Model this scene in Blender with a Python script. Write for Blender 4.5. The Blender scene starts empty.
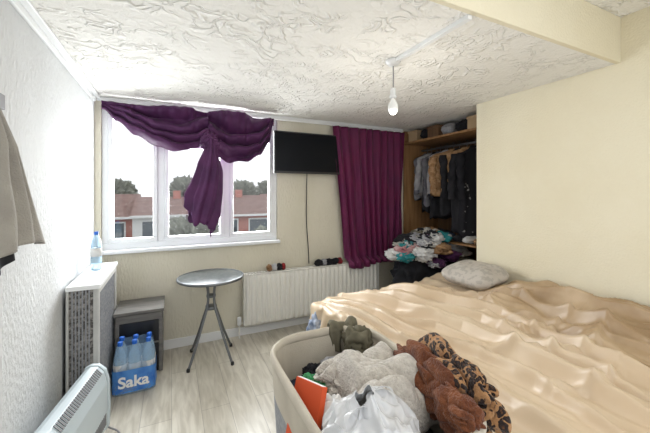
import bpy, bmesh, math, random
from mathutils import Vector, Matrix, noise
random.seed(7)
sc = bpy.context.scene
try:
    sc.view_settings.view_transform = 'Standard'
    sc.view_settings.look = 'None'
    sc.view_settings.exposure = 0.35
except Exception: pass

# ------------------------------------------------------------------ materials
def newmat(name):
    m = bpy.data.materials.new(name); m.use_nodes = True
    nt = m.node_tree; b = nt.nodes['Principled BSDF']
    return m, nt, b
def N(nt, t, **kw):
    n = nt.nodes.new(t)
    for k, v in kw.items():
        if k in n.inputs: n.inputs[k].default_value = v
        else: setattr(n, k, v)
    return n
def mat(name, col, rough=0.7, col2=None, scale=8, bump=0, bscale=40, bdist=0.01, metal=0, spec=0.3,
        lo=0.35, hi=0.65, detail=4, distort=0.0, stretch=None, sheen=0):
    m, nt, b = newmat(name)
    b.inputs['Roughness'].default_value = rough
    b.inputs['Metallic'].default_value = metal
    b.inputs['Specular IOR Level'].default_value = spec
    if sheen: b.inputs['Sheen Weight'].default_value = sheen
    b.inputs['Base Color'].default_value = (*col, 1)
    tc = N(nt, 'ShaderNodeTexCoord'); src = tc.outputs['Object']
    if stretch:
        mp = N(nt, 'ShaderNodeMapping'); mp.inputs['Scale'].default_value = stretch
        nt.links.new(src, mp.inputs[0]); src = mp.outputs[0]
    if col2 is not None:
        n = N(nt, 'ShaderNodeTexNoise', Scale=scale, Detail=detail, Distortion=distort)
        r = N(nt, 'ShaderNodeValToRGB')
        r.color_ramp.elements[0].position = lo; r.color_ramp.elements[1].position = hi
        r.color_ramp.elements[0].color = (*col, 1); r.color_ramp.elements[1].color = (*col2, 1)
        nt.links.new(src, n.inputs['Vector']); nt.links.new(n.outputs[0], r.inputs[0])
        nt.links.new(r.outputs[0], b.inputs['Base Color'])
    if bump:
        n2 = N(nt, 'ShaderNodeTexNoise', Scale=bscale, Detail=3.0)
        bp = N(nt, 'ShaderNodeBump', Strength=bump, Distance=bdist)
        nt.links.new(src, n2.inputs['Vector']); nt.links.new(n2.outputs[0], bp.inputs['Height'])
        nt.links.new(bp.outputs[0], b.inputs['Normal'])
    return m

M = {}
M['wall_cream'] = mat('wall_cream', (0.82, 0.76, 0.59), 0.85, (0.78, 0.71, 0.53), 1.5, 0.35, 70, 0.01)
M['wall_back'] = mat('wall_back', (0.73, 0.69, 0.58), 0.85, (0.67, 0.63, 0.51), 2, 0.6, 60, 0.014, stretch=(1, 1, .35))
M['wall_left'] = mat('wall_left', (0.70, 0.715, 0.72), 0.8, (0.64, 0.65, 0.65), 2, 0.55, 60, 0.018, stretch=(1, 1, .5))
M['white_gloss'] = mat('white_gloss', (0.82, 0.83, 0.83), 0.35, spec=0.5)
M['upvc'] = mat('upvc', (0.80, 0.82, 0.84), 0.3, spec=0.5)
M['rad'] = mat('rad_white', (0.80, 0.79, 0.74), 0.35, spec=0.5)

def ceiling_mat():
    m, nt, b = newmat('ceiling_plaster')
    b.inputs['Roughness'].default_value = 0.8
    b.inputs['Base Color'].default_value = (0.86, 0.845, 0.80, 1)
    tc = N(nt, 'ShaderNodeTexCoord')
    n = N(nt, 'ShaderNodeTexNoise', Scale=8.0, Detail=2.5, Distortion=1.2)
    s = N(nt, 'ShaderNodeMath', operation='SUBTRACT'); s.inputs[1].default_value = .5
    a = N(nt, 'ShaderNodeMath', operation='ABSOLUTE')
    r = N(nt, 'ShaderNodeMapRange', interpolation_type='SMOOTHSTEP'); r.inputs['From Min'].default_value = 0; r.inputs['From Max'].default_value = .085
    r.inputs['To Min'].default_value = 1; r.inputs['To Max'].default_value = 0
    n2 = N(nt, 'ShaderNodeTexNoise', Scale=6.0, Detail=1.0)
    r2 = N(nt, 'ShaderNodeMapRange'); r2.inputs['From Min'].default_value = .42; r2.inputs['From Max'].default_value = .58
    mu = N(nt, 'ShaderNodeMath', operation='MULTIPLY')
    n3 = N(nt, 'ShaderNodeTexNoise', Scale=26, Detail=4.0, Distortion=.6)
    m3 = N(nt, 'ShaderNodeMath', operation='MULTIPLY_ADD'); m3.inputs[1].default_value = .75
    bp = N(nt, 'ShaderNodeBump', Strength=0.7, Distance=0.017)
    L = nt.links.new
    for x in (n, n2, n3): L(tc.outputs['Object'], x.inputs['Vector'])
    L(n.outputs[0], s.inputs[0]); L(s.outputs[0], a.inputs[0]); L(a.outputs[0], r.inputs[0])
    L(n2.outputs[0], r2.inputs[0]); L(r.outputs[0], mu.inputs[0]); L(r2.outputs[0], mu.inputs[1])
    L(n3.outputs[0], m3.inputs[0]); L(mu.outputs[0], m3.inputs[2])
    L(m3.outputs[0], bp.inputs['Height']); L(bp.outputs[0], b.inputs['Normal'])
    return m
M['ceiling'] = ceiling_mat()

def floor_mat():
    m, nt, b = newmat('floor_laminate')
    b.inputs['Roughness'].default_value = 0.3
    L = nt.links.new
    tc = N(nt, 'ShaderNodeTexCoord')
    mp = N(nt, 'ShaderNodeMapping'); mp.inputs['Rotation'].default_value = (0, 0, math.pi/2)
    br = N(nt, 'ShaderNodeTexBrick', Scale=1.0)
    br.inputs['Color1'].default_value = (0.72, 0.68, 0.59, 1); br.inputs['Color2'].default_value = (0.64, 0.60, 0.51, 1)
    br.inputs['Mortar'].default_value = (0.42, 0.39, 0.33, 1); br.inputs['Mortar Size'].default_value = 0.002
    br.inputs['Brick Width'].default_value = 1.2; br.inputs['Row Height'].default_value = 0.19
    n = N(nt, 'ShaderNodeTexNoise', Scale=5.0, Detail=6.0, Distortion=.6)
    mp2 = N(nt, 'ShaderNodeMapping'); mp2.inputs['Scale'].default_value = (5, .7, 1)
    r = N(nt, 'ShaderNodeValToRGB'); r.color_ramp.elements[0].position = .35; r.color_ramp.elements[1].position = .65
    r.color_ramp.elements[0].color = (.70, .68, .64, 1); r.color_ramp.elements[1].color = (1, 1, 1, 1)
    mx = N(nt, 'ShaderNodeMix', data_type='RGBA', blend_type='MULTIPLY'); mx.inputs[0].default_value = .9
    L(tc.outputs['Object'], mp.inputs[0]); L(mp.outputs[0], br.inputs['Vector'])
    L(tc.outputs['Object'], mp2.inputs[0]); L(mp2.outputs[0], n.inputs['Vector']); L(n.outputs[0], r.inputs[0])
    L(br.outputs[0], mx.inputs[6]); L(r.outputs[0], mx.inputs[7]); L(mx.outputs[2], b.inputs['Base Color'])
    return m
M['floor'] = floor_mat()
M['purple'] = mat('purple_fabric', (0.055, 0.010, 0.060), 0.55, (0.085, 0.018, 0.085), 6, .3, 200, .002, sheen=.1)
M['purple2'] = mat('plum_fabric', (0.13, 0.008, 0.056), 0.6, (0.10, 0.008, 0.054), 5, .3, 200, .002, sheen=.1)
M['black'] = mat('black_plastic', (0.012, 0.012, 0.014), 0.3, spec=.5)
M['screen'] = mat('tv_screen', (0.004, 0.005, 0.008), 0.25, spec=.12)
M['blackfab'] = mat('black_fabric', (0.010, 0.010, 0.013), 0.9, (0.022, 0.022, 0.026), 12)
M['metal'] = mat('steel', (0.20, 0.21, 0.22), 0.4, metal=.8)
M['glasstop'] = mat('dark_glass_top', (0.04, 0.05, 0.055), 0.3, (0.10, 0.11, 0.11), 30, spec=.3)
M['blanket'] = mat('blanket', (0.68, 0.55, 0.395), 0.36, (0.56, 0.415, 0.265), 1.6, .15, 140, .002, sheen=.0, lo=.4, hi=.7, spec=.55)
M['blanket2'] = mat('blanket_tan', (0.36, 0.24, 0.13), 0.36, (0.56, 0.42, 0.27), 3, .15, 140, .002, sheen=.0, spec=.55)
M['mattress'] = mat('mattress', (0.45, 0.50, 0.60), 0.9, (0.2, .25, .36), 20)
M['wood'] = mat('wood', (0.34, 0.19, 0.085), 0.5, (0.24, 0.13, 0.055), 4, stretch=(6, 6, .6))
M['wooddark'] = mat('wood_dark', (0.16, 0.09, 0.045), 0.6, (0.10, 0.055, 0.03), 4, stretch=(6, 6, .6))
M['grey'] = mat('grey_plastic', (0.25, 0.25, 0.26), 0.5)
M['greywood'] = mat('grey_board', (0.13, 0.125, 0.12), 0.5, (0.20, .19, .175), 6, stretch=(1, 6, 6))
M['ltboard'] = mat('light_grey_board', (0.50, 0.50, 0.49), 0.45, (0.58, .58, .56), 6)
M['mottle'] = mat('mottled_stone', (0.08, 0.075, 0.07), 0.5, (0.34, 0.32, 0.30), 55, lo=.40, hi=.62, detail=6)
M['fleece'] = mat('fleece', (0.64, 0.60, 0.54), 0.95, (0.50, 0.46, 0.41), 45, .8, 110, .015, sheen=.3)
M['denim'] = mat('denim', (0.02, 0.028, 0.05), 0.9, (0.04, .055, .09), 20)
M['tan'] = mat('tan_fur', (0.48, 0.30, 0.16), 0.95, (0.28, .15, .07), 25, 1, 80, .015)
M['ltgrey'] = mat('light_grey_fabric', (0.17, 0.17, 0.19), 0.95, (0.11, .11, .13), 12)
M['midgrey'] = mat('mid_grey_fabric', (0.38, 0.38, 0.40), 0.95, (0.28, .28, .30), 12)
M['white_fab'] = mat('white_fabric', (0.66, 0.65, 0.63), 0.9, (0.52, .52, .52), 10)
M['pattern'] = mat('patterned_fabric', (0.012, 0.012, 0.016), 0.9, (0.30, 0.30, 0.30), 14, lo=.64, hi=.68)
M['teal'] = mat('teal_fabric', (0.03, 0.22, 0.24), 0.9, (0.5, .5, .5), 14, lo=.6, hi=.64)
M['pink'] = mat('pink_fabric', (0.36, 0.13, 0.15), 0.9, (0.5, .34, .33), 12)
M['redfab'] = mat('red_fabric', (0.30, 0.025, 0.025), 0.85, (0.2, .02, .03), 10)
M['olive'] = mat('olive_fabric', (0.17, 0.155, 0.11), 0.9, (0.12, .11, .075), 10)
M['beige_fab'] = mat('beige_towel', (0.38, 0.36, 0.32), 0.95, (0.31, .29, .26), 8, .6, 150, .006, sheen=.15)
M['linen'] = mat('linen', (0.60, 0.55, 0.46), 0.9, (0.51, .46, .38), 6, .4, 180, .003)
M['greymesh'] = mat('grey_panel', (0.26, 0.27, 0.29), 0.9, (0.36, .37, .39), 60)
M['orange'] = mat('orange_card', (0.70, 0.10, 0.03), 0.5)
M['green'] = mat('green_fabric', (0.04, 0.25, 0.09), 0.8)
M['bluecap'] = mat('blue_plastic', (0.02, 0.13, 0.55), 0.35)
M['label'] = mat('blue_label', (0.03, 0.14, 0.52), 0.4, (0.10, .30, .68), 8)
M['txt'] = mat('label_white', (0.9, 0.9, 0.9), 0.5)
M['rust'] = mat('rust_fabric', (0.22, 0.075, 0.03), 0.95, (0.13, .04, .018), 18, 1, 120, .01, sheen=.15)
M['pillow'] = mat('pillow_cover', (0.50, 0.46, 0.41), 0.9, (0.40, .37, .33), 26, lo=.5, hi=.56)
M['card'] = mat('cardboard', (0.42, 0.30, 0.18), 0.8)
M['roof'] = mat('roof_tiles', (0.17, 0.10, 0.085), 0.8, (0.25, .16, .14), 3)
M['brick'] = mat('house_brick', (0.40, 0.13, 0.10), 0.9, (0.48, .22, .18), 2)
M['render_white'] = mat('house_render', (0.75, 0.75, 0.75), 0.9)
M['leaf'] = mat('foliage', (0.16, 0.17, 0.14), 0.95, (0.28, .29, .24), 5)  # leaf tones lightened, haze put into the colour
M['grass'] = mat('ground_grass', (0.12, 0.15, 0.08), 0.95, (0.2, .2, .17), .3)
M['winglass_dark'] = mat('house_glass', (0.08, 0.1, 0.12), 0.2)

def leopard():
    m, nt, b = newmat('leopard_fabric'); L = nt.links.new
    b.inputs['Roughness'].default_value = .95; b.inputs['Sheen Weight'].default_value = .15
    tc = N(nt, 'ShaderNodeTexCoord'); n = N(nt, 'ShaderNodeTexNoise', Scale=25.0)
    mx = N(nt, 'ShaderNodeMix', data_type='RGBA', blend_type='MIX'); mx.inputs[0].default_value = .04
    v = N(nt, 'ShaderNodeTexVoronoi', Scale=42.0)
    r = N(nt, 'ShaderNodeValToRGB'); e = r.color_ramp.elements
    e[0].position = .0; e[0].color = (.16, .065, .025, 1); e[1].position = .26; e[1].color = (.02, .010, .008, 1)
    x = e.new(.50); x.color = (.02, .010, .008, 1); x = e.new(.56); x.color = (.40, .21, .09, 1)
    L(tc.outputs['Object'], n.inputs['Vector']); L(tc.outputs['Object'], mx.inputs[6]); L(n.outputs[1], mx.inputs[7])
    L(mx.outputs[2], v.inputs['Vector']); L(v.outputs[0], r.inputs[0]); L(r.outputs[0], b.inputs['Base Color'])
    n2 = N(nt, 'ShaderNodeTexNoise', Scale=120.0); bp = N(nt, 'ShaderNodeBump', Strength=.8, Distance=.01)
    L(tc.outputs['Object'], n2.inputs['Vector']); L(n2.outputs[0], bp.inputs['Height']); L(bp.outputs[0], b.inputs['Normal'])
    return m
M['leopard'] = leopard()
def clear(name, col, trans=.8, rough=.08, alpha=1):
    m, nt, b = newmat(name)
    b.inputs['Base Color'].default_value = (*col, 1); b.inputs['Transmission Weight'].default_value = trans
    b.inputs['Roughness'].default_value = rough; b.inputs['IOR'].default_value = 1.2
    b.inputs['Alpha'].default_value = alpha
    return m
M['water'] = clear('water_bottle_plastic', (.62, .80, .94), .7)
M['film'] = clear('shrink_film', (.40, .60, .85), .0, .15, .35)
M['plasticbag'] = clear('plastic_bag', (.74, .75, .77), .0, .2, .86)
M['plasticbag'].node_tree.nodes['Principled BSDF'].inputs['IOR'].default_value = 1.5
M['bulb'] = mat('bulb_opal', (0.9, 0.9, 0.88), 0.2)
m_, nt_, b_ = newmat('window_glass')
nt_.nodes.remove(b_)
tr = N(nt_, 'ShaderNodeBsdfTransparent'); gl = N(nt_, 'ShaderNodeBsdfGlossy', Roughness=0.02); mi = N(nt_, 'ShaderNodeMixShader'); mi.inputs[0].default_value = .04
nt_.links.new(tr.outputs[0], mi.inputs[1]); nt_.links.new(gl.outputs[0], mi.inputs[2])
nt_.links.new(mi.outputs[0], nt_.nodes['Material Output'].inputs[0]); M['glass'] = m_

# ------------------------------------------------------------------ mesh helpers
def empty(name, loc=(0, 0, 0)):
    e = bpy.data.objects.new(name, None); sc.collection.objects.link(e); e.location = loc
    e.empty_display_size = .1; return e
def finish(name, bm, mats, parent=None, bevel=0, smooth=False, subsurf=0, solid=0):
    me = bpy.data.meshes.new(name); bmesh.ops.recalc_face_normals(bm, faces=bm.faces); bm.to_mesh(me); bm.free()
    if not isinstance(mats, (list, tuple)): mats = [mats]
    for m in mats: me.materials.append(M[m] if isinstance(m, str) else m)
    if smooth:
        for p in me.polygons: p.use_smooth = True
    o = bpy.data.objects.new(name, me); sc.collection.objects.link(o)
    if parent: o.parent = parent
    if solid:
        s = o.modifiers.new('solid', 'SOLIDIFY'); s.thickness = solid; s.offset = 0
    if bevel:
        b = o.modifiers.new('bevel', 'BEVEL'); b.width = bevel; b.segments = 2; b.limit_method = 'ANGLE'
    if subsurf:
        s = o.modifiers.new('sub', 'SUBSURF'); s.levels = subsurf; s.render_levels = subsurf
    return o
def bx(bm, a, b, mi=0, rot=None):
    vs = [bm.verts.new((x, y, z)) for x in (a[0], b[0]) for y in (a[1], b[1]) for z in (a[2], b[2])]
    if rot:
        for v in vs: v.co = rot @ v.co
    for f in ((0,1,3,2),(4,6,7,5),(0,4,5,1),(2,3,7,6),(0,2,6,4),(1,5,7,3)):
        fc = bm.faces.new([vs[i] for i in f]); fc.material_index = mi
def boxes(name, lst, mats, parent=None, bevel=0):
    bm = bmesh.new()
    for it in lst: bx(bm, it[0], it[1], it[2] if len(it) > 2 else 0)
    return finish(name, bm, mats, parent, bevel)
def grid(name, nu, nv, f, mats, parent=None, solid=0, closed_u=False, smooth=True, matf=None, cap=False):
    bm = bmesh.new(); V = []
    for j in range(nv+1):
        V.append([bm.verts.new(f(i/nu, j/nv)) for i in range(nu if closed_u else nu+1)])
    W = nu if closed_u else nu+1
    for j in range(nv):
        for i in range(nu):
            i2 = (i+1) % W
            fc = bm.faces.new((V[j][i], V[j][i2], V[j+1][i2], V[j+1][i]))
            if matf: fc.material_index = matf((i+.5)/nu, (j+.5)/nv)
    if cap and closed_u:
        bm.faces.new(V[0][::-1]); bm.faces.new(V[-1])
    return finish(name, bm, mats, parent, smooth=smooth, solid=solid)
def lathe(name, prof, c, mats, parent=None, seg=32, matf=None):
    return grid(name, seg, len(prof)-1, lambda u, v: (c[0]+prof[round(v*(len(prof)-1))][0]*math.cos(2*math.pi*u),
        c[1]+prof[round(v*(len(prof)-1))][0]*math.sin(2*math.pi*u), c[2]+prof[round(v*(len(prof)-1))][1]), mats, parent, closed_u=True, cap=True, matf=matf)
def tube(name, pts, r, m, parent=None, smoothc=True):
    cu = bpy.data.curves.new(name, 'CURVE'); cu.dimensions = '3D'; cu.bevel_depth = r; cu.bevel_resolution = 3
    sp = cu.splines.new('NURBS' if smoothc else 'POLY'); sp.points.add(len(pts)-1)
    for i, p in enumerate(pts): sp.points[i].co = (*p, 1)
    if smoothc: sp.use_endpoint_u = True; sp.order_u = 3
    cu.use_fill_caps = True
    cu.materials.append(M[m]); o = bpy.data.objects.new(name, cu); sc.collection.objects.link(o)
    if parent: o.parent = parent
    return o
def nz(x, y, z=0): return noise.noise(Vector((x, y, z)))
def interp(pts, x):
    if x <= pts[0][0]: return pts[0][1]
    for (a, b), (c, d) in zip(pts, pts[1:]):
        if x <= c:
            t = (x-a)/(c-a); t = t*t*(3-2*t); return b+(d-b)*t
    return pts[-1][1]
def ss(a, b, x):
    t = max(0, min(1, (x-a)/(b-a))); return t*t*(3-2*t)
def crumple(name, c, size, m, parent=None, seed=0, amp=.25, fs=2.2, rotz=0, sub=5, floorz=None, soft=False, ymax=None):
    bm = bmesh.new(); bmesh.ops.create_icosphere(bm, subdivisions=sub, radius=1)
    R = Matrix.Rotation(rotz, 3, 'Z')
    for v in bm.verts:
        d = v.co.normalized(); q = d*fs + Vector((seed*7.3, seed*3.1, -seed*1.7))
        w = Vector((noise.noise(q+Vector((5, 0, 0))), noise.noise(q+Vector((0, 9, 0))), noise.noise(q+Vector((0, 0, 3)))))
        if soft:
            n1 = math.sqrt(abs(noise.noise(q+w*.8)))*1.5; n2 = math.sqrt(abs(noise.noise(q*2.3+w*1.2)))
            k = .75+amp*(n1+n2*.3-.2)
        else:
            n1 = 1-abs(noise.noise(q*1.0+w*1.2))*2.2
            n2 = 1-abs(noise.noise(q*2.1+w))*2
            k = 1 + amp*(n1*.7+n2*.35-.5) + amp*.5*noise.noise(q*.6)
        p = R @ Vector((d.x*size[0]*k, d.y*size[1]*k, d.z*size[2]*k))
        v.co = p+Vector(c)
        if floorz is not None and v.co.z < floorz: v.co.z = floorz + (v.co.z-floorz)*.02
        if ymax is not None and v.co.y > ymax: v.co.y = ymax + (v.co.y-ymax)*.02
    return finish(name, bm, m, parent, smooth=True)

# ------------------------------------------------------------------ room (camera at x=0,y=0)
XL, XR, YB, H, EYE = -.63, 2.70, 3.5, 2.40, 1.53
WX0, WX1, WZ0, WZ1 = -.58, 1.08, 1.0, 2.36
boxes('wall_back', [((XL-.1, YB, 0), (WX0, YB+.2, H)), ((WX1, YB, 0), (3.6, YB+.2, H)),
      ((WX0, YB, 0), (WX1, YB+.2, WZ0)), ((WX0, YB, WZ1), (WX1, YB+.2, H))], 'wall_back')
boxes('wall_left', [((XL-.1, -.6, 0), (XL, YB, 2.7))], 'wall_left')
boxes('wall_right', [((XR, -.6, 0), (3.6, 2.19, 2.7))], 'wall_cream')
boxes('wall_alcove', [((3.5, 2.19, 0), (3.6, YB, H))], 'wall_cream')
boxes('floor', [((XL-.1, -.6, -.1), (3.6, YB+.2, 0))], 'floor')
boxes('ceiling', [((XL, 1.10, H), (XR, YB, 2.72)), ((XR, 2.19, H), (3.5, YB, 2.72)), ((XL, -.6, 2.70), (XR, 1.10, 2.8))], 'ceiling')
boxes('bulkhead', [((XL, 1.07, H-.003), (XR, 1.10, 2.70))], 'wall_cream', bevel=.004)
boxes('trim_1', [((XL, 1.10, H-.05), (XL+.018, YB-.03, H)), ((XL+.018, 1.10, H-.018), (XL+.055, YB-.03, H))], 'white_gloss', bevel=.004)
boxes('trim_2', [((XL+.02, YB-.03, H-.035), (2.84, YB, H))], 'white_gloss', bevel=.004)
boxes('baseboard_back', [((XL+.02, YB-.018, 0), (2.84, YB, .09))], 'white_gloss', bevel=.004)
boxes('baseboard_left', [((XL, -.6, 0), (XL+.018, YB-.02, .09))], 'white_gloss', bevel=.004)
boxes('curtain_rail', [((-.56, YB-.06, 2.345), (2.80, YB-.035, 2.365))], 'white_gloss', bevel=.004)

# window
w = empty('window_1', (0.25, YB, WZ0))
def child(o, e):
    o.parent = e; o.matrix_parent_inverse = Matrix.Translation(-e.location); return o
fr = []
y0, y1 = YB+.03, YB+.10
fr += [((WX0, y0, WZ0), (WX1, y1, WZ0+.06)), ((WX0, y0, WZ1-.06), (WX1, y1, WZ1)),
       ((WX0, y0, WZ0+.06), (WX0+.05, y1, WZ1-.06)), ((WX1-.05, y0, WZ0+.06), (WX1, y1, WZ1-.06)),
       ((-.125, y0, WZ0+.06), (-.065, y1, WZ1-.06)), ((.50, y0, WZ0+.06), (.56, y1, WZ1-.06))]
child(boxes('frame', fr, 'upvc', bevel=.006), w)
sash = []
for a, b_2, tr_ in ((WX0+.05, -.125, None), (-.065, .50, 1.98), (.56, WX1-.05, None)):
    z0, z1 = WZ0+.06, WZ1-.06; t = .04; ys, ye = y0-.015, y1-.01
    sash += [((a, ys, z0), (b_2, ye, z0+t)), ((a, ys, z1-t), (b_2, ye, z1)), ((a, ys, z0+t), (a+t, ye, z1-t)), ((b_2-t, ys, z0+t), (b_2, ye, z1-t))]
    if tr_: sash += [((a+t, ys, tr_), (b_2-t, ye, tr_+.05))]
child(boxes('sashes', sash, 'upvc', bevel=.005), w)
child(boxes('glazing', [((WX0+.05, YB+.06, WZ0+.06), (WX1-.05, YB+.064, WZ1-.06))], 'glass'), w)
child(boxes('sill', [((WX0, YB-.05, WZ0-.03), (WX1+.02, YB+.03, WZ0+.004))], 'upvc', bevel=.006), w)
child(boxes('handles', [((-.055, YB-.0, 1.35), (-.035, YB+.02, 1.47)), ((.57, YB-.0, 1.35), (.59, YB+.02, 1.47))], 'upvc', bevel=.004), w)

# ------------------------------------------------------------------ outside
boxes('ground_outside', [((-40, 6, -4.2), (60, 90, -4))], 'grass')
def house(name, x0, wd, yy, ez, rz, wallm):
    e = empty(name, (x0+wd/2, yy, -4))
    child(boxes('facade', [((x0, yy, -4), (x0+wd, yy+7, ez))], wallm), e)
    bm = bmesh.new()
    p = [bm.verts.new(q) for q in ((x0-.1, yy-.4, ez-.1), (x0+wd+.1, yy-.4, ez-.1), (x0+wd+.1, yy+7.4, ez-.1), (x0-.1, yy+7.4, ez-.1), (x0-.1, yy+3.5, rz), (x0+wd+.1, yy+3.5, rz))]
    for f in ((0,1,5,4),(2,3,4,5),(0,4,3),(1,2,5),(0,3,2,1)): bm.faces.new([p[i] for i in f])
    child(finish('roof', bm, 'roof'), e)
    child(boxes('gutter', [((x0-.1, yy-.48, ez-.22), (x0+wd+.1, yy-.38, ez-.08))], 'render_white'), e)
    wi = []
    for zz in (-3.2, ez-1.5):
        for k in (.12, .6): wi.append(((x0+wd*k, yy-.05, zz), (x0+wd*(k+.28), yy+.02, zz+1.0)))
    child(boxes('windows', wi, 'winglass_dark'), e)
    child(boxes('window_frames', [((a[0]-.1, a[1]+.02, a[2]-.1), (b[0]+.1, b[1], b[2]+.1)) for a, b in [(q[0], q[1]) for q in wi]], 'render_white'), e)
    child(boxes('chimney', [((x0+wd*.5, yy+3, rz-.5), (x0+wd*.5+.5, yy+3.6, rz+.45))], 'brick'), e)
random.seed(3)
for i in range(12):
    house('terraced_house' if i == 0 else 'terraced_house.%03d' % i, -16+i*4.6, 4.6, 23+(i % 3)*.5, .10+(i % 2)*.12, 1.25+(i % 3)*.1, ['render_white', 'brick', 'brick'][i % 3])
for i, (x, y, z, r) in enumerate([(-4.4, 18, -1.5, 1.3), (.9, 16, -.8, 1.1), (9, 46, 1.1, 1.9), (-7, 48, .9, 2.4), (2, 50, 1.2, 2.2), (-2.2, 13, -2.2, 1.0), (4.6, 17, -1.6, 1.1), (-13, 50, 1.2, 3), (14, 48, 1.2, 2.2)]):
    e = empty('tree' if i == 0 else 'tree.%03d' % i, (x, y, -4))
    child(tube('trunk', [(x, y, -4), (x+.1, y, z-r*.3)], .15, 'wooddark'), e)
    child(crumple('crown', (x, y, z), (r, r, r*.9), 'leaf', seed=i+1, amp=.8, fs=6.5, sub=5), e)

# ------------------------------------------------------------------ curtains
low = [(-.55, 2.28), (-.45, 2.19), (-.30, 2.08), (-.12, 1.985), (.08, 1.93), (.22, 1.95), (.32, 2.02), (.42, 1.90), (.56, 1.83), (.70, 1.84), (.84, 1.92), (.94, 2.06), (1.0, 2.27)]
pc = empty('swag_curtain', (.25, YB-.1, 2.34))
def swag(u, v):
    X = -.56+u*1.57; zb = interp(low, X)+.012*nz(X*9, 4); zt = 2.345
    drop = zt-zb
    kn = math.exp(-((X-.33)/.10)**2)
    z = zt-drop*v
    ph = v*(2.6+1.2*abs(X-.33))+.9*nz(X*1.6+(3 if X > .33 else 0), v*1.6)+.35*nz(X*4, v*3, 7)
    fold = (.5+.5*math.sin(2*math.pi*ph))**1.3
    gather = .5+.5*math.sin(X*75+nz(X*6, 2)*5+v*2)
    y = YB-.07-.085*fold*min(1, drop*3.2)*(1-.2*kn)-.018*gather*(1-v)**1.5-.05*kn*v-.02*nz(X*12, v*4)
    z += .02*math.sin(2*math.pi*ph+1)*min(1, drop*3)
    return (X, min(y, YB-.04), z)
child(grid('swag', 220, 80, swag, 'purple', solid=.004), pc)
def tail(u, v):
    c = .345-.085*v+.02*math.sin(v*4); wv = interp([(0, .05), (.1, .055), (.35, .105), (.6, .12), (.8, .135), (1, .115)], v)
    a = 2*math.pi*u
    z = 2.05-(.80+.09*math.cos(a)+.05*math.sin(3*a+1)+.02*math.sin(9*a))*v
    rr = 1+(.10+.1*v)*math.sin(7*a+3*v)+.10*math.sin(12*a+v*5)+.05*nz(math.cos(a)*3, v*6)
    return (c+wv*math.cos(a)*rr, YB-.17+.045*math.sin(a)*rr, z)
child(grid('tail', 120, 50, tail, 'purple', closed_u=True, solid=.003), pc)
child(crumple('knot', (.335, YB-.165, 2.03), (.085, .05, .10), 'purple', seed=4, amp=.4, sub=5, soft=True), pc)

def rcurt(u, v):
    xl = 1.73+.19*v**1.1; xr = 2.81-.06*v
    X = xl+(xr-xl)*u
    ph = u*9.5+.45*nz(u*4, v*1.4)+.15*nz(u*15, v*2)
    a = .022+.022*v
    y = YB-.10+a*math.sin(2*math.pi*ph)*(.7+.5*nz(u*7, 3))+.012*nz(u*24, v*3)
    z = 2.335-1.70*v+.05*u*u*v-.02*math.sin(u*9)*v
    return (X+.01*math.cos(2*math.pi*ph)*v, min(y, YB-.03) if z > .72 else min(y-.09*ss(.95, .70, z), YB-.15), z)
grid('window_curtain', 300, 50, rcurt, 'purple2', solid=.003)

# ------------------------------------------------------------------ television
tv = empty('television', (1.42, YB-.06, 1.98))
child(boxes('case', [((1.01, YB-.10, 1.75), (1.83, YB-.065, 2.22)), ((1.15, YB-.065, 1.82), (1.70, YB-.045, 2.12))], 'black', bevel=.006), tv)
child(boxes('screen', [((1.025, YB-.103, 1.775), (1.815, YB-.0995, 2.205))], 'screen'), tv)
child(boxes('bracket', [((1.33, YB-.05, 1.88), (1.51, YB-.001, 2.06))], 'grey'), tv)
child(tube('power_cable', [(1.42, YB-.05, 1.80), (1.43, YB-.02, 1.6), (1.425, YB-.015, 1.2), (1.45, YB-.02, .9), (1.46, YB-.012, .70)], .005, 'black'), tv)

# ------------------------------------------------------------------ radiator
rd = empty('radiator', (1.5, YB-.1, .4))
RX0, RX1, RZ0, RZ1 = .68, 2.38, .12, .67
def ribs(yc, sgn):
    nr = 30
    def f(u, v):
        X = RX0+.015+(RX1-RX0-.03)*u; ph = (u*nr) % 1
        d = .5-.5*math.cos(2*math.pi*ph); d = min(1, d*1.5)
        ev = min(1, min(v, 1-v)*14)
        return (X, yc+sgn*(.002+.018*d*ev), RZ0+(RZ1-RZ0)*v)
    return f
child(grid('front_panel', 360, 16, ribs(YB-.110, -1), 'rad', solid=.002), rd)
child(boxes('back_panel', [((RX0+.01, YB-.06, RZ0), (RX1-.01, YB-.05, RZ1))], 'rad', bevel=.003), rd)
child(boxes('side_panels', [((RX0, YB-.125, RZ0+.02), (RX0+.012, YB-.05, RZ1-.005)), ((RX1-.012, YB-.125, RZ0+.02), (RX1, YB-.05, RZ1-.005))], 'rad', bevel=.003), rd)
gl_ = [((RX0, YB-.128, RZ1-.003), (RX1, YB-.118, RZ1+.008)), ((RX0, YB-.06, RZ1-.003), (RX1, YB-.05, RZ1+.008))]
x = RX0
while x < RX1-.02:
    gl_.append(((x, YB-.12, RZ1-.002), (x+.016, YB-.055, RZ1+.006))); x += .032
child(boxes('top_grille', gl_, 'rad'), rd)
child(boxes('brackets', [((.9, YB-.05, .2), (.93, YB-.001, .6)), ((2.1, YB-.05, .2), (2.13, YB-.001, .6))], 'rad'), rd)
child(tube('pipe', [(RX0+.02, YB-.085, .16), (RX0-.04, YB-.085, .16), (RX0-.04, YB-.085, .10), (RX0-.04, YB-.085, 0)], .009, 'rad', smoothc=False), rd)
child(lathe('valve', [(.012, -.03), (.022, -.02), (.022, .05), (.014, .06)], (RX0-.04, YB-.085, .17), 'white_gloss', seg=16), rd)
cl = empty('clothes_on_radiator', (1.5, YB-.09, .68))
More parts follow.
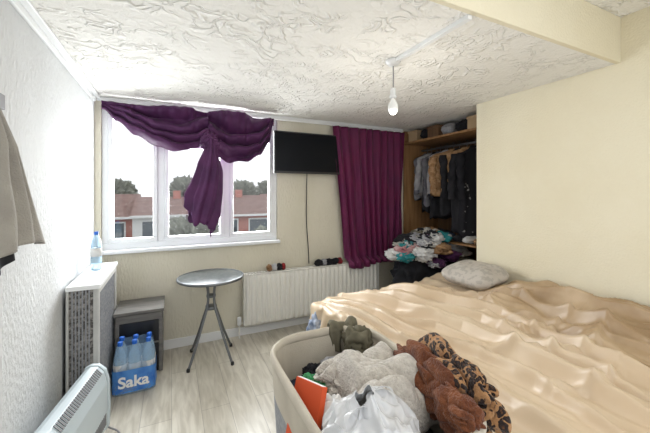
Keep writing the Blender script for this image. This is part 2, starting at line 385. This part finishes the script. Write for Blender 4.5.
for i, (x, m, sx) in enumerate([(.96, 'tan', .03), (1.02, 'white_fab', .035), (1.07, 'blackfab', .035), (1.12, 'redfab', .02), (1.55, 'blackfab', .05), (1.62, 'midgrey', .04), (1.68, 'pattern', .05), (1.76, 'blackfab', .05), (1.83, 'redfab', .03)]):
    child(crumple('cloth_%d' % i, (x, YB-.095, .715), (sx, .032, .035), m, seed=i, amp=.5, sub=4, floorz=.679), cl)

# ------------------------------------------------------------------ bistro table
tb = empty('bistro_table', (.33, 3.13, 0)); cx, cy = .33, 3.13
child(lathe('top', [(.05, .742), (.27, .742), (.285, .745), (.285, .758), (.27, .762), (.001, .762)], (cx, cy, 0), 'glasstop', seg=64), tb)
child(lathe('rim', [(.284, .738), (.292, .741), (.295, .75), (.292, .762), (.284, .765), (.281, .762), (.283, .75), (.281, .741)], (cx, cy, 0), 'metal', seg=64), tb)
child(lathe('hub', [(.10, .728), (.10, .742)], (cx, cy, 0), 'metal', seg=24), tb)
for i in range(4):
    a = math.radians(38+90*i); c_, s_ = math.cos(a), math.sin(a)
    P = [(.085, .735), (.045, .68), (.035, .60), (.038, .50), (.09, .38), (.17, .18), (.255, .012)]
    child(tube('leg_%d' % (i+1), [(cx+c_*r, cy+s_*r, z) for r, z in P], .011, 'metal'), tb)
    child(lathe('foot_%d' % (i+1), [(.015, 0), (.015, .02), (.01, .03)], (cx+c_*.257, cy+s_*.257, 0), 'black', seg=12), tb)
child(lathe('collar', [(.034, .46), (.05, .46), (.05, .49), (.034, .49)], (cx, cy, 0), 'metal', seg=24), tb)
child(lathe('collar_upper', [(.03, .57), (.042, .57), (.042, .59), (.03, .59)], (cx, cy, 0), 'metal', seg=24), tb)

# ------------------------------------------------------------------ cabinet at left wall
cb = empty('storage_cabinet', (-.5, 2.9, 0)); X0, X1, Y0, Y1, Zc = XL+.02, -.44, 2.55, 3.30, .93
child(boxes('carcass', [((X0, Y0+.012, .03), (X1-.012, Y1, Zc-.03))], 'blackfab'), cb)
child(boxes('top_board', [((X0, Y0-.015, Zc-.03), (X1+.015, Y1+.01, Zc))], 'white_gloss', bevel=.004), cb)
f = []
f += [((X1-.012, Y0, .0), (X1+.006, Y0+.045, Zc-.03)), ((X1-.012, Y1-.05, 0), (X1+.006, Y1, Zc-.03)),
      ((X1-.012, Y0+.045, 0), (X1+.006, Y1-.05, .08)), ((X1-.012, Y0+.045, Zc-.07), (X1+.006, Y1-.05, Zc-.03)),
      ((X0, Y0, 0), (X0+.015, Y0+.014, Zc-.03)), ((X1-.025, Y0, 0), (X1-.012, Y0+.014, Zc-.03)), ((X0+.015, Y0, 0), (X1-.025, Y0+.014, .06))]
child(boxes('frame', f, 'ltboard', bevel=.003), cb)
child(boxes('side_panel', [((X1-.012, Y0+.045, .08), (X1-.004, Y1-.05, Zc-.07))], 'mottle'), cb)
sl = [((X1-.006, Y0+.06+i*.042, .08), (X1+.002, Y0+.06+i*.042+.012, Zc-.07)) for i in range(1, 15)]
child(boxes('side_slats', sl, 'greymesh'), cb)
child(boxes('front_panel', [((X0+.015, Y0+.006, .06), (X1-.025, Y0+.012, Zc-.03))], 'mottle'), cb)
child(boxes('front_slats', [((X0+.03+i*.018, Y0+.001, .06), (X0+.037+i*.018, Y0+.01, Zc-.03)) for i in range(6)], 'greymesh'), cb)
def bottle_prof(h=.32, r=.044):
    return [(r*.7, 0), (r*.95, .006), (r, .02), (r, .05), (r*.95, .055), (r, .06), (r, .10), (r*.95, .105), (r, .11), (r, h*.60), (r*.96, h*.66), (r*.8, h*.76), (r*.5, h*.86), (r*.33, h*.91), (r*.33, h*.93)]
def bottle(e, nm, x, y, z, h=.32, r=.044, lab=True):
    child(lathe(nm+'_body', bottle_prof(h, r), (x, y, z), 'water', seg=20), e)
    if lab: child(lathe(nm+'_label', [(r+.001, h*.36), (r+.001, h*.58)], (x, y, z), 'white_fab', seg=20), e)
    child(lathe(nm+'_cap', [(r*.36, h*.92), (r*.38, h*.93), (r*.38, h*.995), (r*.3, h)], (x, y, z), 'bluecap', seg=16), e)
e = empty('water_bottle', (-.53, 3.02, Zc)); bottle(e, 'bottle', -.53, 3.02, Zc, .30, .038)
wp = empty('water_bottle_pack', (-.26, 2.92, 0))
for i in range(3):
    for j in range(2): bottle(wp, 'b%d%d' % (i, j), -.355+i*.095, 2.88+j*.095, .003, .39, .046)
def wrapf(z0, z1, ins):
    def wrap(u, v):
        a = 2*math.pi*u; c_, s_ = math.cos(a), math.sin(a); n = 6
        tp = 1-ins*v**2
        px_ = abs(c_)**(2/n)*(1 if c_ > 0 else -1)*.147*tp; py_ = abs(s_)**(2/n)*(1 if s_ > 0 else -1)*.100*tp
        k = 1+.012*math.sin(14*a+6*v)+.01*nz(c_*6, s_*6, v*5); return (-.26+px_*k, 2.927+py_*k, z0+(z1-z0)*v)
    return wrap
child(grid('shrink_wrap_label', 80, 8, wrapf(.02, .19, .0), 'label', closed_u=True), wp)
child(grid('shrink_film', 80, 12, wrapf(.005, .37, .18), 'film', closed_u=True), wp)
tx = bpy.data.curves.new('label_text', 'FONT'); tx.body = 'Saka'; tx.size = .115; tx.align_x = 'CENTER'; tx.extrude = .001; tx.offset = .003
tx.materials.append(M['txt']); to = bpy.data.objects.new('label_text', tx); sc.collection.objects.link(to)
to.location = (-.26, 2.819, .065); to.rotation_euler = (math.pi/2, 0, 0); child(to, wp)

# dark side cabinet behind the bottles
sb = empty('side_cabinet', (-.26, 3.28, 0)); a0, a1, b0, b1, zt = -.42, -.07, 3.09, 3.46, .54
child(boxes('body', [((a0, b0+.02, .02), (a0+.02, b1, zt-.02)), ((a1-.02, b0+.02, .02), (a1, b1, zt-.02)), ((a0, b1-.02, .02), (a1, b1, zt-.02)), ((a0, b0+.02, 0), (a1, b1, .03))], 'black', bevel=.003), sb)
child(boxes('top', [((a0-.01, b0, zt-.025), (a1+.01, b1, zt))], 'greywood', bevel=.003), sb)
child(boxes('front_frame', [((a0+.005, b0+.005, zt-.09), (a1-.005, b0+.022, zt-.03)), ((a0+.0, b0+.003, .0), (a0+.03, b0+.022, zt-.09)), ((a1-.03, b0+.003, .0), (a1, b0+.022, zt-.09))], 'greywood', bevel=.003), sb)
child(boxes('door', [((a0+.03, b0+.012, .04), (a1-.03, b0+.022, zt-.095))], 'black', bevel=.003), sb)
child(boxes('shelf_edge', [((a0+.03, b0+.006, .25), (a1-.03, b0+.02, .262))], 'greywood'), sb)

# ------------------------------------------------------------------ convector heater
ht = empty('convector_heater', (-.47, 2.10, 0))
def tm(o):
    o.parent = ht; o.matrix_parent_inverse = Matrix.Identity(4); return o
ht.rotation_euler = (0, 0, math.radians(-9))
L2 = .31
prof = [(-.05, .07), (.055, .07), (.068, .09), (.072, .20), (.068, .36), (.052, .43), (.02, .465), (-.02, .47), (-.05, .455)]
bm = bmesh.new(); A = [bm.verts.new((x, -L2+.03, z)) for x, z in prof]; B = [bm.verts.new((x, L2-.03, z)) for x, z in prof]
for i in range(len(prof)): j = (i+1) % len(prof); bm.faces.new((A[i], A[j], B[j], B[i]))
bm.faces.new(A); bm.faces.new(B[::-1])
M['heater'] = mat('heater_enamel', (0.58, 0.66, 0.70), .35, spec=.5)
tm(finish('body', bm, 'heater', bevel=.004))
for s, nm in ((-1, 'end_cap_near'), (1, 'end_cap_far')):
    bm = bmesh.new(); ya, yb = s*(L2-.03), s*L2
    q = [(x*1.1, z+(.006 if z > .1 else -.006)) for x, z in prof]
    A = [bm.verts.new((x, ya, z)) for x, z in q]; B = [bm.verts.new((x, yb, z)) for x, z in q]
    for i in range(len(q)): j = (i+1) % len(q); bm.faces.new((A[i], A[j], B[j], B[i]))
    bm.faces.new(A); bm.faces.new(B[::-1]); tm(finish(nm, bm, 'heater', bevel=.006))
sl = []
for i in range(26):
    y = -L2+.06+i*.0195
    sl.append(((.066, y, .12), (.0745, y+.008, .19)))
tm(boxes('lower_slots', sl, 'grey'))
bm = bmesh.new()
for i in range(26):
    y = -L2+.06+i*.0195
    p = [(.0535, .432), (.0225, .467)]
    vs = [bm.verts.new(q) for q in ((p[0][0], y, p[0][1]), (p[0][0], y+.009, p[0][1]), (p[1][0], y+.009, p[1][1]), (p[1][0], y, p[1][1]))]
    bm.faces.new(vs)
tm(finish('top_grille', bm, 'grey', solid=.003))
tm(boxes('feet', [((-.09, -L2+.06, 0), (.10, -L2+.10, .02)), ((-.09, L2-.10, 0), (.10, L2-.06, .02)), ((-.02, -L2+.06, .02), (.02, -L2+.1, .075)), ((-.02, L2-.1, .02), (.02, L2-.06, .075))], 'grey', bevel=.004))
tm(boxes('control', [((.0, L2-.0, .32), (.045, L2+.012, .40))], 'grey', bevel=.004))
tm(tube('power_cord', [(.0, L2+.01, .12), (.03, L2+.06, .03), (.13, L2+.02, .008), (.16, L2-.12, .008), (.11, L2-.25, .008), (.08, L2-.3, .008)], .005, 'grey'))

# hanging coat on left wall
hc = empty('hanging_coat', (XL+.03, 1.62, 1.9))
child(boxes('hook_plate', [((XL+.001, 1.45, 1.87), (XL+.015, 1.75, 1.93)), ((XL+.015, 1.55, 1.885), (XL+.05, 1.57, 1.90)), ((XL+.045, 1.55, 1.885), (XL+.05, 1.57, 1.925))], 'grey', bevel=.003), hc)
def coat(u, v):
    hw = .03+.42*v**1.15
    yy = 1.56+(u-.42)*2*hw*.62+.06*v
    z = 1.915-(.62-.04*math.sin(u*4))*v+.05*(u-.5)*v
    fo = math.sin(u*2*math.pi*4+v*2+nz(u*3, v*2)*2)*.5+.5
    x = XL+.035+.03*fo*min(1, v*3)+.02*v+.05*math.sin(math.pi*u)*v
    return (x, yy, z)
child(grid('coat_body', 90, 50, coat, 'beige_fab', solid=.01), hc)
child(grid('coat_lining', 60, 20, lambda u, v: (XL+.04+.02*math.sin(u*20)*.5+.01, 1.20+.46*u+.04*v, 1.38-.24*v*(1-.5*u)), 'blackfab', solid=.008), hc)

# ------------------------------------------------------------------ ceiling pendant + trunking
pl = empty('pendant_light', (1.31, 1.70, H)); px, py = 1.31, 1.70
child(lathe('ceiling_rose', [(.05, 0), (.05, -.012), (.035, -.03), (.012, -.04)], (px, py, H), 'white_gloss', seg=32), pl)
child(tube('flex', [(px, py, H-.035), (px+.003, py, H-.12), (px, py, H-.19)], .004, 'grey'), pl)
child(lathe('lampholder', [(.008, -.18), (.018, -.19), (.02, -.23), (.024, -.232), (.024, -.245), (.018, -.25)], (px, py, H), 'white_gloss', seg=24), pl)
child(lathe('bulb', [(.014, -.245), (.016, -.262), (.028, -.285), (.034, -.31), (.030, -.335), (.016, -.352), (.002, -.357)], (px, py, H), 'bulb', seg=24), pl)
boxes('cable_trunking', [((px-.014, 1.10, H-.024), (px+.014, 1.655, H))], 'white_gloss', bevel=.002)

# ------------------------------------------------------------------ wardrobe
wd = empty('wardrobe', (3.15, 2.85, 0)); wx = 2.86
child(boxes('left_panel', [((wx, YB-.035, 0), (3.49, YB-.01, 2.37))], 'wood', bevel=.003), wd)
child(boxes('right_panel', [((wx, 2.20, 0), (3.49, 2.225, 2.37))], 'wood', bevel=.003), wd)
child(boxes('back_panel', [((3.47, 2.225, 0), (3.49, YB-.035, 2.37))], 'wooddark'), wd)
child(boxes('top_shelf', [((wx, 2.225, 2.19), (3.47, YB-.035, 2.215))], 'wood', bevel=.003), wd)
child(boxes('low_shelf', [((wx+.02, 2.225, .95), (3.47, YB-.035, .97))], 'wood', bevel=.003), wd)
child(tube('rail', [(3.17, 2.225, 2.12), (3.17, YB-.035, 2.12)], .014, 'metal', smoothc=False), wd)
sh = empty('boxes_on_shelf', (3.1, 2.8, 2.22))
for i, (y, m, s) in enumerate([(2.37, 'card', .1), (2.58, 'blackfab', .11), (2.79, 'midgrey', .10), (2.98, 'wooddark', .09), (3.16, 'blackfab', .09), (3.35, 'card', .08)]):
    if i in (0, 3, 5): child(boxes('box_%d' % i, [((2.9, y-s, 2.2155), (3.2, y+s, 2.35)), ((2.89, y-s-.005, 2.33), (3.21, y+s+.005, 2.358))], m, bevel=.003), sh)
    else: child(crumple('folded_%d' % i, (3.05, y, 2.285), (.15, s, .08), m, seed=i+3, amp=.3, sub=4, floorz=2.218), sh)
hgc = empty('hanging_clothes', (3.17, 2.8, 2.1))
def garment(nm, y, length, wdt, m, rot=0, seed=0, sleeves=True, th=.035, xo=0):
    R = Matrix.Rotation(rot, 3, 'Z')
    def T(p): q = R @ Vector(p); return (q.x+3.17+xo, q.y+y, q.z)
    zt = 2.07
    def f(u, v):
        a = 2*math.pi*u
        w_ = interp([(0, .05), (.03, .07), (.13, wdt*.5), (.25, wdt*.5), (1, wdt*.54)], v)
        t_ = interp([(0, .02), (.1, th), (1, th*1.5)], v)
        k = 1+(.22*math.sin(6*a+seed)+.14*math.sin(11*a+seed*2+v*3))*ss(.05, .4, v)+.25*nz(math.cos(a)*2+seed, v*5)
        return T((w_*math.cos(a)*(1+.08*nz(v*4, seed)), t_*math.sin(a)*k, zt-length*v+.025*math.sin(5*a+seed)*v))
    child(grid(nm+'_body', 64, 30, f, m, closed_u=True, cap=True), hgc)
    if sleeves:
        for s in (-1, 1):
            def g(u, v, s=s):
                a = 2*math.pi*u; r = .050-.012*v
                r *= 1+.14*math.sin(v*24+seed+2*a)
                return T((s*(wdt*.43+.03*v**.6)+r*math.cos(a)+.02*math.sin(v*3+seed), -.015-.03*v+r*.75*math.sin(a), zt-.09-.60*min(length, .7)/.8*v))
            child(grid(nm+'_sleeve_%s' % ('a' if s < 0 else 'b'), 20, 40, g, m, closed_u=True, cap=True), hgc)
    child(tube(nm+'_hook', [T((0, 0, 2.05)), T((0, 0, 2.12)), T((.012, 0, 2.14)), T((.0, 0, 2.152)), T((-.014, 0, 2.14))], .003, 'metal'), hgc)
items = [(3.36, .62, .38, 'ltgrey', -10), (3.28, .55, .40, 'midgrey', -20), (3.20, .78, .38, 'blackfab', -12), (3.12, .70, .42, 'ltgrey', -25), (3.04, .85, .40, 'blackfab', -18), (2.96, .56, .46, 'midgrey', -32),
         (2.86, .56, .50, 'tan', -40), (2.77, .80, .44, 'blackfab', -24), (2.66, .56, .52, 'tan', -44), (2.55, .98, .50, 'blackfab', -40), (2.46, 1.02, .46, 'pattern', -38), (2.36, 1.02, .40, 'blackfab', -25)]
for i, (y, l, w_, m, ro) in enumerate(items):
    garment('garment_%d' % i, y, l, w_, m, rot=math.radians(ro+(12 if y < 2.4 else 0)), seed=i*1.7, sleeves=(i % 3 != 2 or i == 11), xo=(-.05 if 5 <= i <= 10 else 0))
cp = empty('clothes_pile', (2.9, 3.0, 0))
child(crumple('base_heap', (2.80, 2.94, .42), (.50, .28, .52), 'blackfab', seed=20, amp=.3, floorz=0.005, ymax=3.27), cp)
random.seed(11)
ms = ['blackfab', 'midgrey', 'white_fab', 'denim', 'pink', 'tan', 'pattern', 'white_fab', 'purple', 'blackfab', 'teal', 'midgrey', 'blackfab', 'redfab', 'white_fab', 'olive', 'beige_fab']
for i in range(95):
    a = random.uniform(0, 2*math.pi); r = random.uniform(.02, .98)
    x = 2.76+.50*r*math.cos(a); y = 2.90+.25*r*math.sin(a); z = .46+.58*math.sqrt(max(0, 1-r*r*.85))
    s = random.uniform(.06, .12)
    child(crumple('garment_%d' % i, (x, y, z), (s*1.3, s*.9, s*.55), ms[i % len(ms)], seed=i+40, amp=.7, fs=1.3, rotz=a, sub=4, soft=(i % 2 == 0), ymax=3.28), cp)
sc_ = empty('folded_clothes', (3.05, 2.6, .97))
for i, (y, m) in enumerate([(2.34, 'tan'), (2.50, 'white_fab'), (2.64, 'blackfab')]):
    child(crumple('folded_%d' % i, (3.02, y, 1.01), (.13, .08, .045), m, seed=i+80, amp=.3, sub=4, floorz=.973), sc_)

# ------------------------------------------------------------------ bed
bd = empty('bed', (1.88, 1.5, 0)); BX0, BX1, BY0, BY1 = 1.13, 2.68, .42, 2.56
child(boxes('divan_base', [((BX0+.02, BY0+.02, .03), (BX1, BY1-.02, .32))], 'mattress', bevel=.02), bd)
child(boxes('mattress', [((BX0+.01, BY0+.01, .32), (BX1, BY1-.01, .54))], 'mattress', bevel=.05), bd)
child(boxes('feet', [((x, y, 0), (x+.05, y+.05, .04)) for x in (BX0+.06, BX1-.12) for y in (BY0+.06, BY1-.12)], 'black'), bd)
folds = [
 ([(1.14, 2.32), (1.25, 1.85), (1.35, 1.41), (1.34, .87), (1.30, .5)], .035, .075),
 ([(1.20, 2.50), (1.38, 2.0), (1.50, 1.36), (1.52, .9), (1.45, .5)], .028, .070),
 ([(1.38, 2.52), (1.62, 2.0), (1.72, 1.50), (1.68, 1.0), (1.66, .5)], .04, .09),
 ([(1.62, 2.46), (1.82, 1.9), (1.93, 1.54), (1.86, 1.1), (1.80, .6)], .032, .08),
 ([(1.85, 2.45), (2.05, 1.95), (2.12, 1.5), (2.05, 1.1), (2.02, .6)], .04, .08),
 ([(1.97, 2.48), (2.25, 1.95), (2.40, 1.60), (2.36, 1.2), (2.30, .8)], .032, .085),
 ([(2.2, 2.35), (2.42, 1.75), (2.55, 1.3), (2.50, .8)], .04, .06),
 ([(1.13, 2.1), (1.20, 1.7), (1.22, 1.3), (1.20, .9)], .025, .05),
 ([(1.30, 2.3), (1.45, 1.9), (1.60, 1.6), (1.62, 1.3)], .022, .045),
 ([(1.50, 2.1), (1.70, 1.7), (1.82, 1.35), (1.76, .95)], .020, .04),
 ([(1.75, 2.2), (1.94, 1.8), (2.02, 1.4), (1.95, 1.0)], .020, .04),
 ([(1.55, 1.25), (1.8, 1.05), (2.1, .95), (2.4, .98)], .035, .045),
 ([(1.9, 1.35), (2.15, 1.2), (2.5, 1.15)], .03, .04),
 ([(1.5, .85), (1.7, .75), (2.0, .8)], .025, .035)]
def seg_d(p, a, b):
    ax, ay = a; bx_, by = b; dx, dy = bx_-ax, by-ay; L_ = dx*dx+dy*dy
    t = max(0, min(1, ((p[0]-ax)*dx+(p[1]-ay)*dy)/L_)); qx, qy = ax+t*dx, ay+t*dy
    return math.hypot(p[0]-qx, p[1]-qy), t, ((p[0]-qx)*dy-(p[1]-qy)*dx)
def htop(X, Y):
    wX = X+.05*nz(X*1.6+3, Y*1.8+1)+.008*nz(X*6, Y*5, 2); wY = Y+.05*nz(X*1.5, Y*1.5, 7)
    z = .58+.04*nz(X*1.5, Y*1.4, 3)
    for P, wd_, hg in folds:
        best = (9, 0, 0)
        n = len(P)-1
        for k in range(n):
            d, t, sd = seg_d((wX, wY), P[k], P[k+1])
            if d < best[0]: best = (d, (k+t)/n, sd)
        d, t, sd = best
        en = min(1, min(t+.12, 1-t+.12)*4)*(.85+.3*nz(t*2.5, wd_*100))
        ww = wd_*(.5 if sd > 0 else 1.4)
        z += hg*1.15*en*math.exp(-(d/ww)**1.4)
    q = X-.22*(2.6-Y)*(1-.3*(X-1.1))
    n1 = nz(q*9, Y*.9+2.1, 1.3); z += .026*(1-min(1, abs(n1)*3))**1.6
    n3 = nz(X*5, Y*4, 9.2); z += .008*(1-min(1, abs(n3)*3))**1.3
    z += .12*ss(2.2, 2.68, X)*(.7+.3*ss(2.2, 1.0, Y))+.05*ss(2.3, 1.2, Y)*ss(1.2, 1.9, X)
    z += .05*math.exp(-(((X-1.9)/.35)**2+((Y-2.25)/.22)**2))
    return z
def blank(u, v):
    cxx = (BX0-.30)+u*(BX1-.005-(BX0-.30)); cyy = (BY0-.30)+v*((BY1+.26)-(BY0-.30))
    dx = max(0, BX0-cxx); dy = max(0, BY0-cyy, cyy-BY1); sy = -1 if cyy < BY0 else 1
    X = max(cxx, BX0); Y = min(max(cyy, BY0), BY1)
    z = htop(X, Y)
    d = math.hypot(dx, dy)
    if d > 0:
        ux, uy = dx/d, dy/d; R_ = .045
        th = min(d/R_, math.pi/2); out = R_*math.sin(th); dn = R_*(1-math.cos(th))+max(0, d-R_*math.pi/2)
        wob = 1+.35*math.sin((cxx*1.0+cyy)*22+nz(cxx*3, cyy*3)*4)*min(1, d*5)
        out = out*wob*.9
        X -= ux*out; Y += sy*uy*out; dn *= (.85+.35*nz(cxx*2.3+5, cyy*2.3))
        z = max(.06, z-dn)
    return (min(X, BX1), Y, z)
child(grid('blanket', 280, 360, blank, 'blanket', solid=.008), bd)
child(crumple('sheet_corner', (1.14, 2.44, .40), (.10, .10, .13), 'mattress', seed=51, amp=.5, fs=1.4, soft=True), bd)
def throw(u, v):
    Y = .55+1.30*v+.06*nz(u*4, 3); X = 2.16+.50*u+.09*nz(v*5, 1)*(1-u)+.10*(v-.5)*(1-u)
    z = htop(min(X, 2.67), Y)+.022+.065*(1-min(1, abs(nz(X*4.5-Y*1.2, Y*1.7+X, 8))*2.8))**1.5+.012*(1-min(1, abs(nz(X*9-Y*2, Y*3, 4))*3))
    ed = min(1, min(u+.0, v, 1-v)*9)
    return (min(X, 2.68), Y, z*(ed)+(htop(min(X, 2.67), Y)+.010)*(1-ed))
child(grid('throw', 110, 220, throw, 'blanket2', solid=.008), bd)
def pil(u, v):
    a = 2*math.pi*u; t = math.pi*(v-.5)
    def se(c, n): return math.copysign(abs(c)**n, c)
    x = .20*se(math.cos(t), .55)*se(math.cos(a), .6); y = .27*se(math.cos(t), .55)*se(math.sin(a), .6)
    r = max(abs(x)/.20, abs(y)/.27)
    z = .095*se(math.sin(t), .9)*(1-.5*r**3)+.012*nz(x*10, y*10)
    return (2.45+x+z*.1, 2.02+y, .80+z+.14*x)
grid('pillow', 64, 40, pil, 'pillow', closed_u=True, cap=True)

# ------------------------------------------------------------------ laundry basket
lb = empty('laundry_basket', (.72, 1.18, 0)); lx, ly, lw, ll, lz = .715, 1.16, .305, .46, .75
def ring(u, k, z, inset=0, n=4.5):
    a = 2*math.pi*u; c_, s_ = math.cos(a), math.sin(a)
    return (lx+(lw-inset)*k*math.copysign(abs(c_)**(2/n), c_), ly+(ll-inset)*k*math.copysign(abs(s_)**(2/n), s_), z)
child(grid('outer_side', 96, 20, lambda u, v: ring(u, .86+.13*v, .02+(lz-.04)*v), ['greymesh', 'linen'], closed_u=True, matf=lambda u, v: 1 if v > .80 else 0), lb)
child(grid('lining', 96, 12, lambda u, v: ring(u, .86+.13*v+.004*math.sin(u*150), .04+(lz-.05)*v, .02), 'linen', closed_u=True), lb)
child(boxes('base', [((lx-.25, ly-.38, .01), (lx+.25, ly+.38, .04))], 'greymesh', bevel=.01), lb)
def rim(u, v):
    b = 2*math.pi*v; x, y, z = ring(u, 1.0, lz, .01); dx, dy = x-lx, y-ly; d = math.hypot(dx, dy)
    return (x+dx/d*.017*math.cos(b), y+dy/d*.017*math.cos(b), z+.024*math.sin(b)+.006*math.sin(u*30))
child(grid('rim', 120, 14, rim, 'linen', closed_u=True), lb)
lc = empty('laundry', (.73, 1.16, .7))
child(crumple('heap', (.72, 1.14, .48), (.25, .39, .20), 'ltgrey', seed=3, amp=.25), lc)
# fleece blanket: a folded sheet heaped in long rolls
def fleece(u, v):
    X = .63+.34*u; Y = .92+.42*v
    X += .03*nz(u*3, v*3, 2); Y += .03*nz(u*3, v*3, 6)
    q = (X*.75+Y*.65); p = (-X*.65+Y*.75)
    f1 = math.sqrt(abs(math.sin(q*15+nz(p*4, q*3, 1)*1.8)))
    f2 = math.sqrt(abs(nz(X*7, Y*7, 4)))
    e = min(1, min(u, 1-u)*5)*min(1, min(v, 1-v)*5); e = e**.5
    z = .64+.16*e*(.55+.45*f1)+.05*f2*e
    return (X, Y, z)
child(grid('fleece_blanket', 120, 140, fleece, 'fleece', solid=.015), lc)
child(crumple('fleece_fold', (.72, 1.28, .68), (.15, .11, .10), 'fleece', seed=9, amp=.35, fs=1.3, soft=True), lc)
def oliv(u, v):
    s = v*2-1; X = .80+.17*u; r = .035
    if abs(s) < .25: y = 1.62+r*math.sin(s/.25*math.pi/2); z = .755+r*math.cos(s/.25*math.pi/2)
    else: y = 1.62+math.copysign(r, s)*(1+.3*math.sin(u*14+s)); z = .755-(abs(s)-.25)*(.16 if s < 0 else .22)
    return (X+.02*nz(s*2, u*3), y+.012*math.sin(u*16), z+.012*math.sin(u*9))
child(grid('olive_cloth', 40, 60, oliv, 'olive', solid=.008), lc)
child(crumple('olive_bundle', (.92, 1.50, .71), (.08, .07, .09), 'olive', seed=12, amp=.5, fs=1.4, soft=True), lc)
child(crumple('bag_contents', (.62, .86, .67), (.13, .13, .09), 'white_fab', seed=14, amp=.4, fs=1.4, soft=True), lc)
# carrier bag: loose crinkled plastic sheet with pulled-up handles
def bagf(u, v):
    a = 2*math.pi*u
    r = interp([(0, .19), (.35, .18), (.7, .12), (.9, .06), (1, .035)], v)
    z = interp([(0, .60), (.3, .72), (.7, .80), (.9, .825), (1, .86)], v)
    cr = 1+.10*v*math.sin(9*a+nz(math.cos(a)*2, math.sin(a)*2, v*2)*5)+.16*nz(math.cos(a)*1.6, math.sin(a)*1.6, v*1.5)
    cz = .035*(1-min(1, abs(nz(math.cos(a)*r*16, math.sin(a)*r*16, 5))*3))*(1-v*.6)
    return (.62+r*cr*math.cos(a)*.95-.05*v, .865+r*cr*math.sin(a)*.95+.02*v, z+cz+.02*math.sin(3*a)*v)
child(grid('plastic_bag', 180, 70, bagf, 'plasticbag', closed_u=True, solid=.001), lc)
for k, (dx_, dy_) in enumerate(((.06, .01), (-.04, -.05))):
    def hnd(u, v, dx_=dx_, dy_=dy_):
        t = math.pi*u
        return (.57+dx_*1.2+.055*math.cos(t), .885+dy_+.02*(v-.5)+.02*math.sin(t), .83+.03*math.sin(t)+.018*(v-.5)*math.cos(t*2))
    child(grid('bag_handle_%d' % (k+1), 24, 4, hnd, 'plasticbag', solid=.001), lc)
child(crumple('green_cloth', (.57, 1.30, .66), (.06, .07, .05), 'green', seed=5, amp=.5, fs=2), lc)
child(crumple('white_cloth', (.56, 1.08, .66), (.06, .09, .07), 'white_fab', seed=6, amp=.5, fs=1.4, soft=True), lc)
child(crumple('dark_cloth', (.54, 1.38, .60), (.08, .08, .05), 'denim', seed=16, amp=.5, fs=2), lc)
child(crumple('teal_cloth', (.64, 1.42, .64), (.07, .06, .05), 'pattern', seed=26, amp=.5, fs=2), lc)
child(crumple('patterned_cloth', (.76, 1.42, .64), (.09, .09, .06), 'midgrey', seed=36, amp=.5, fs=1.4, soft=True), lc)
bm = bmesh.new(); Rm = Matrix.Translation((.475, 1.15, .695)) @ Matrix.Rotation(math.radians(6), 4, 'Z') @ Matrix.Rotation(math.radians(22), 4, 'Y') @ Matrix.Rotation(math.radians(-14), 4, 'X')
bx(bm, (-.012, -.09, -.14), (.012, .10, .09), 0, Rm); bx(bm, (-.009, -.085, .09), (.009, .095, .092), 1, Rm)
child(finish('orange_folder', bm, ['orange', 'txt'], bevel=.002), lc)
dr = empty('leopard_blanket', (1.0, .9, .8))
child(crumple('rust_part', (.955, 1.00, .755), (.07, .22, .11), 'rust', seed=17, amp=.42, fs=1.4, rotz=-.1, sub=6, soft=True), dr)
child(crumple('leopard_part', (1.02, .95, .765), (.085, .24, .12), 'leopard', seed=18, amp=.42, fs=1.3, rotz=-.15, sub=6, soft=True), dr)
child(crumple('rust_hem', (.89, .80, .77), (.05, .10, .07), 'rust', seed=23, amp=.42, fs=1.4, sub=5, soft=True), dr)

# ------------------------------------------------------------------ light
wo = bpy.data.worlds.new('World'); sc.world = wo; wo.use_nodes = True
bg = wo.node_tree.nodes['Background']; bg.inputs[0].default_value = (.94, .97, 1.0, 1); bg.inputs[1].default_value = 1.05
def area(name, loc, rot, sx, sy, p, col):
    l = bpy.data.lights.new(name, 'AREA'); l.shape = 'RECTANGLE'; l.size = sx; l.size_y = sy; l.energy = p; l.color = col
    o = bpy.data.objects.new(name, l); sc.collection.objects.link(o); o.location = loc; o.rotation_euler = rot; return o
area('daylight_window', (.25, YB+.35, 1.75), (-math.pi/2+.15, 0, 0), 1.6, 1.3, 130, (.95, .98, 1))
area('rear_fill_light', (1.0, -.1, 2.6), (math.radians(15), 0, 0), .6, .6, 8, (1, .96, .90))  # added fill light behind the camera, not a fitting of the room
pt = bpy.data.lights.new('bulb_glow', 'POINT'); pt.energy = 3.5; pt.color = (1, .96, .90); pt.shadow_soft_size = .05
po = bpy.data.objects.new('bulb_glow', pt); sc.collection.objects.link(po); po.location = (px, py, H-.43); child(po, pl)

cam = bpy.data.cameras.new('camera'); co = bpy.data.objects.new('camera', cam); sc.collection.objects.link(co)
co.location = (0, 0, EYE); co.rotation_euler = (math.pi/2, 0, math.radians(-25.6))
cam.sensor_width = 36; cam.lens = 320/650*36; cam.shift_y = -23.5/650; cam.clip_start = .02; cam.clip_end = 200
sc.camera = co
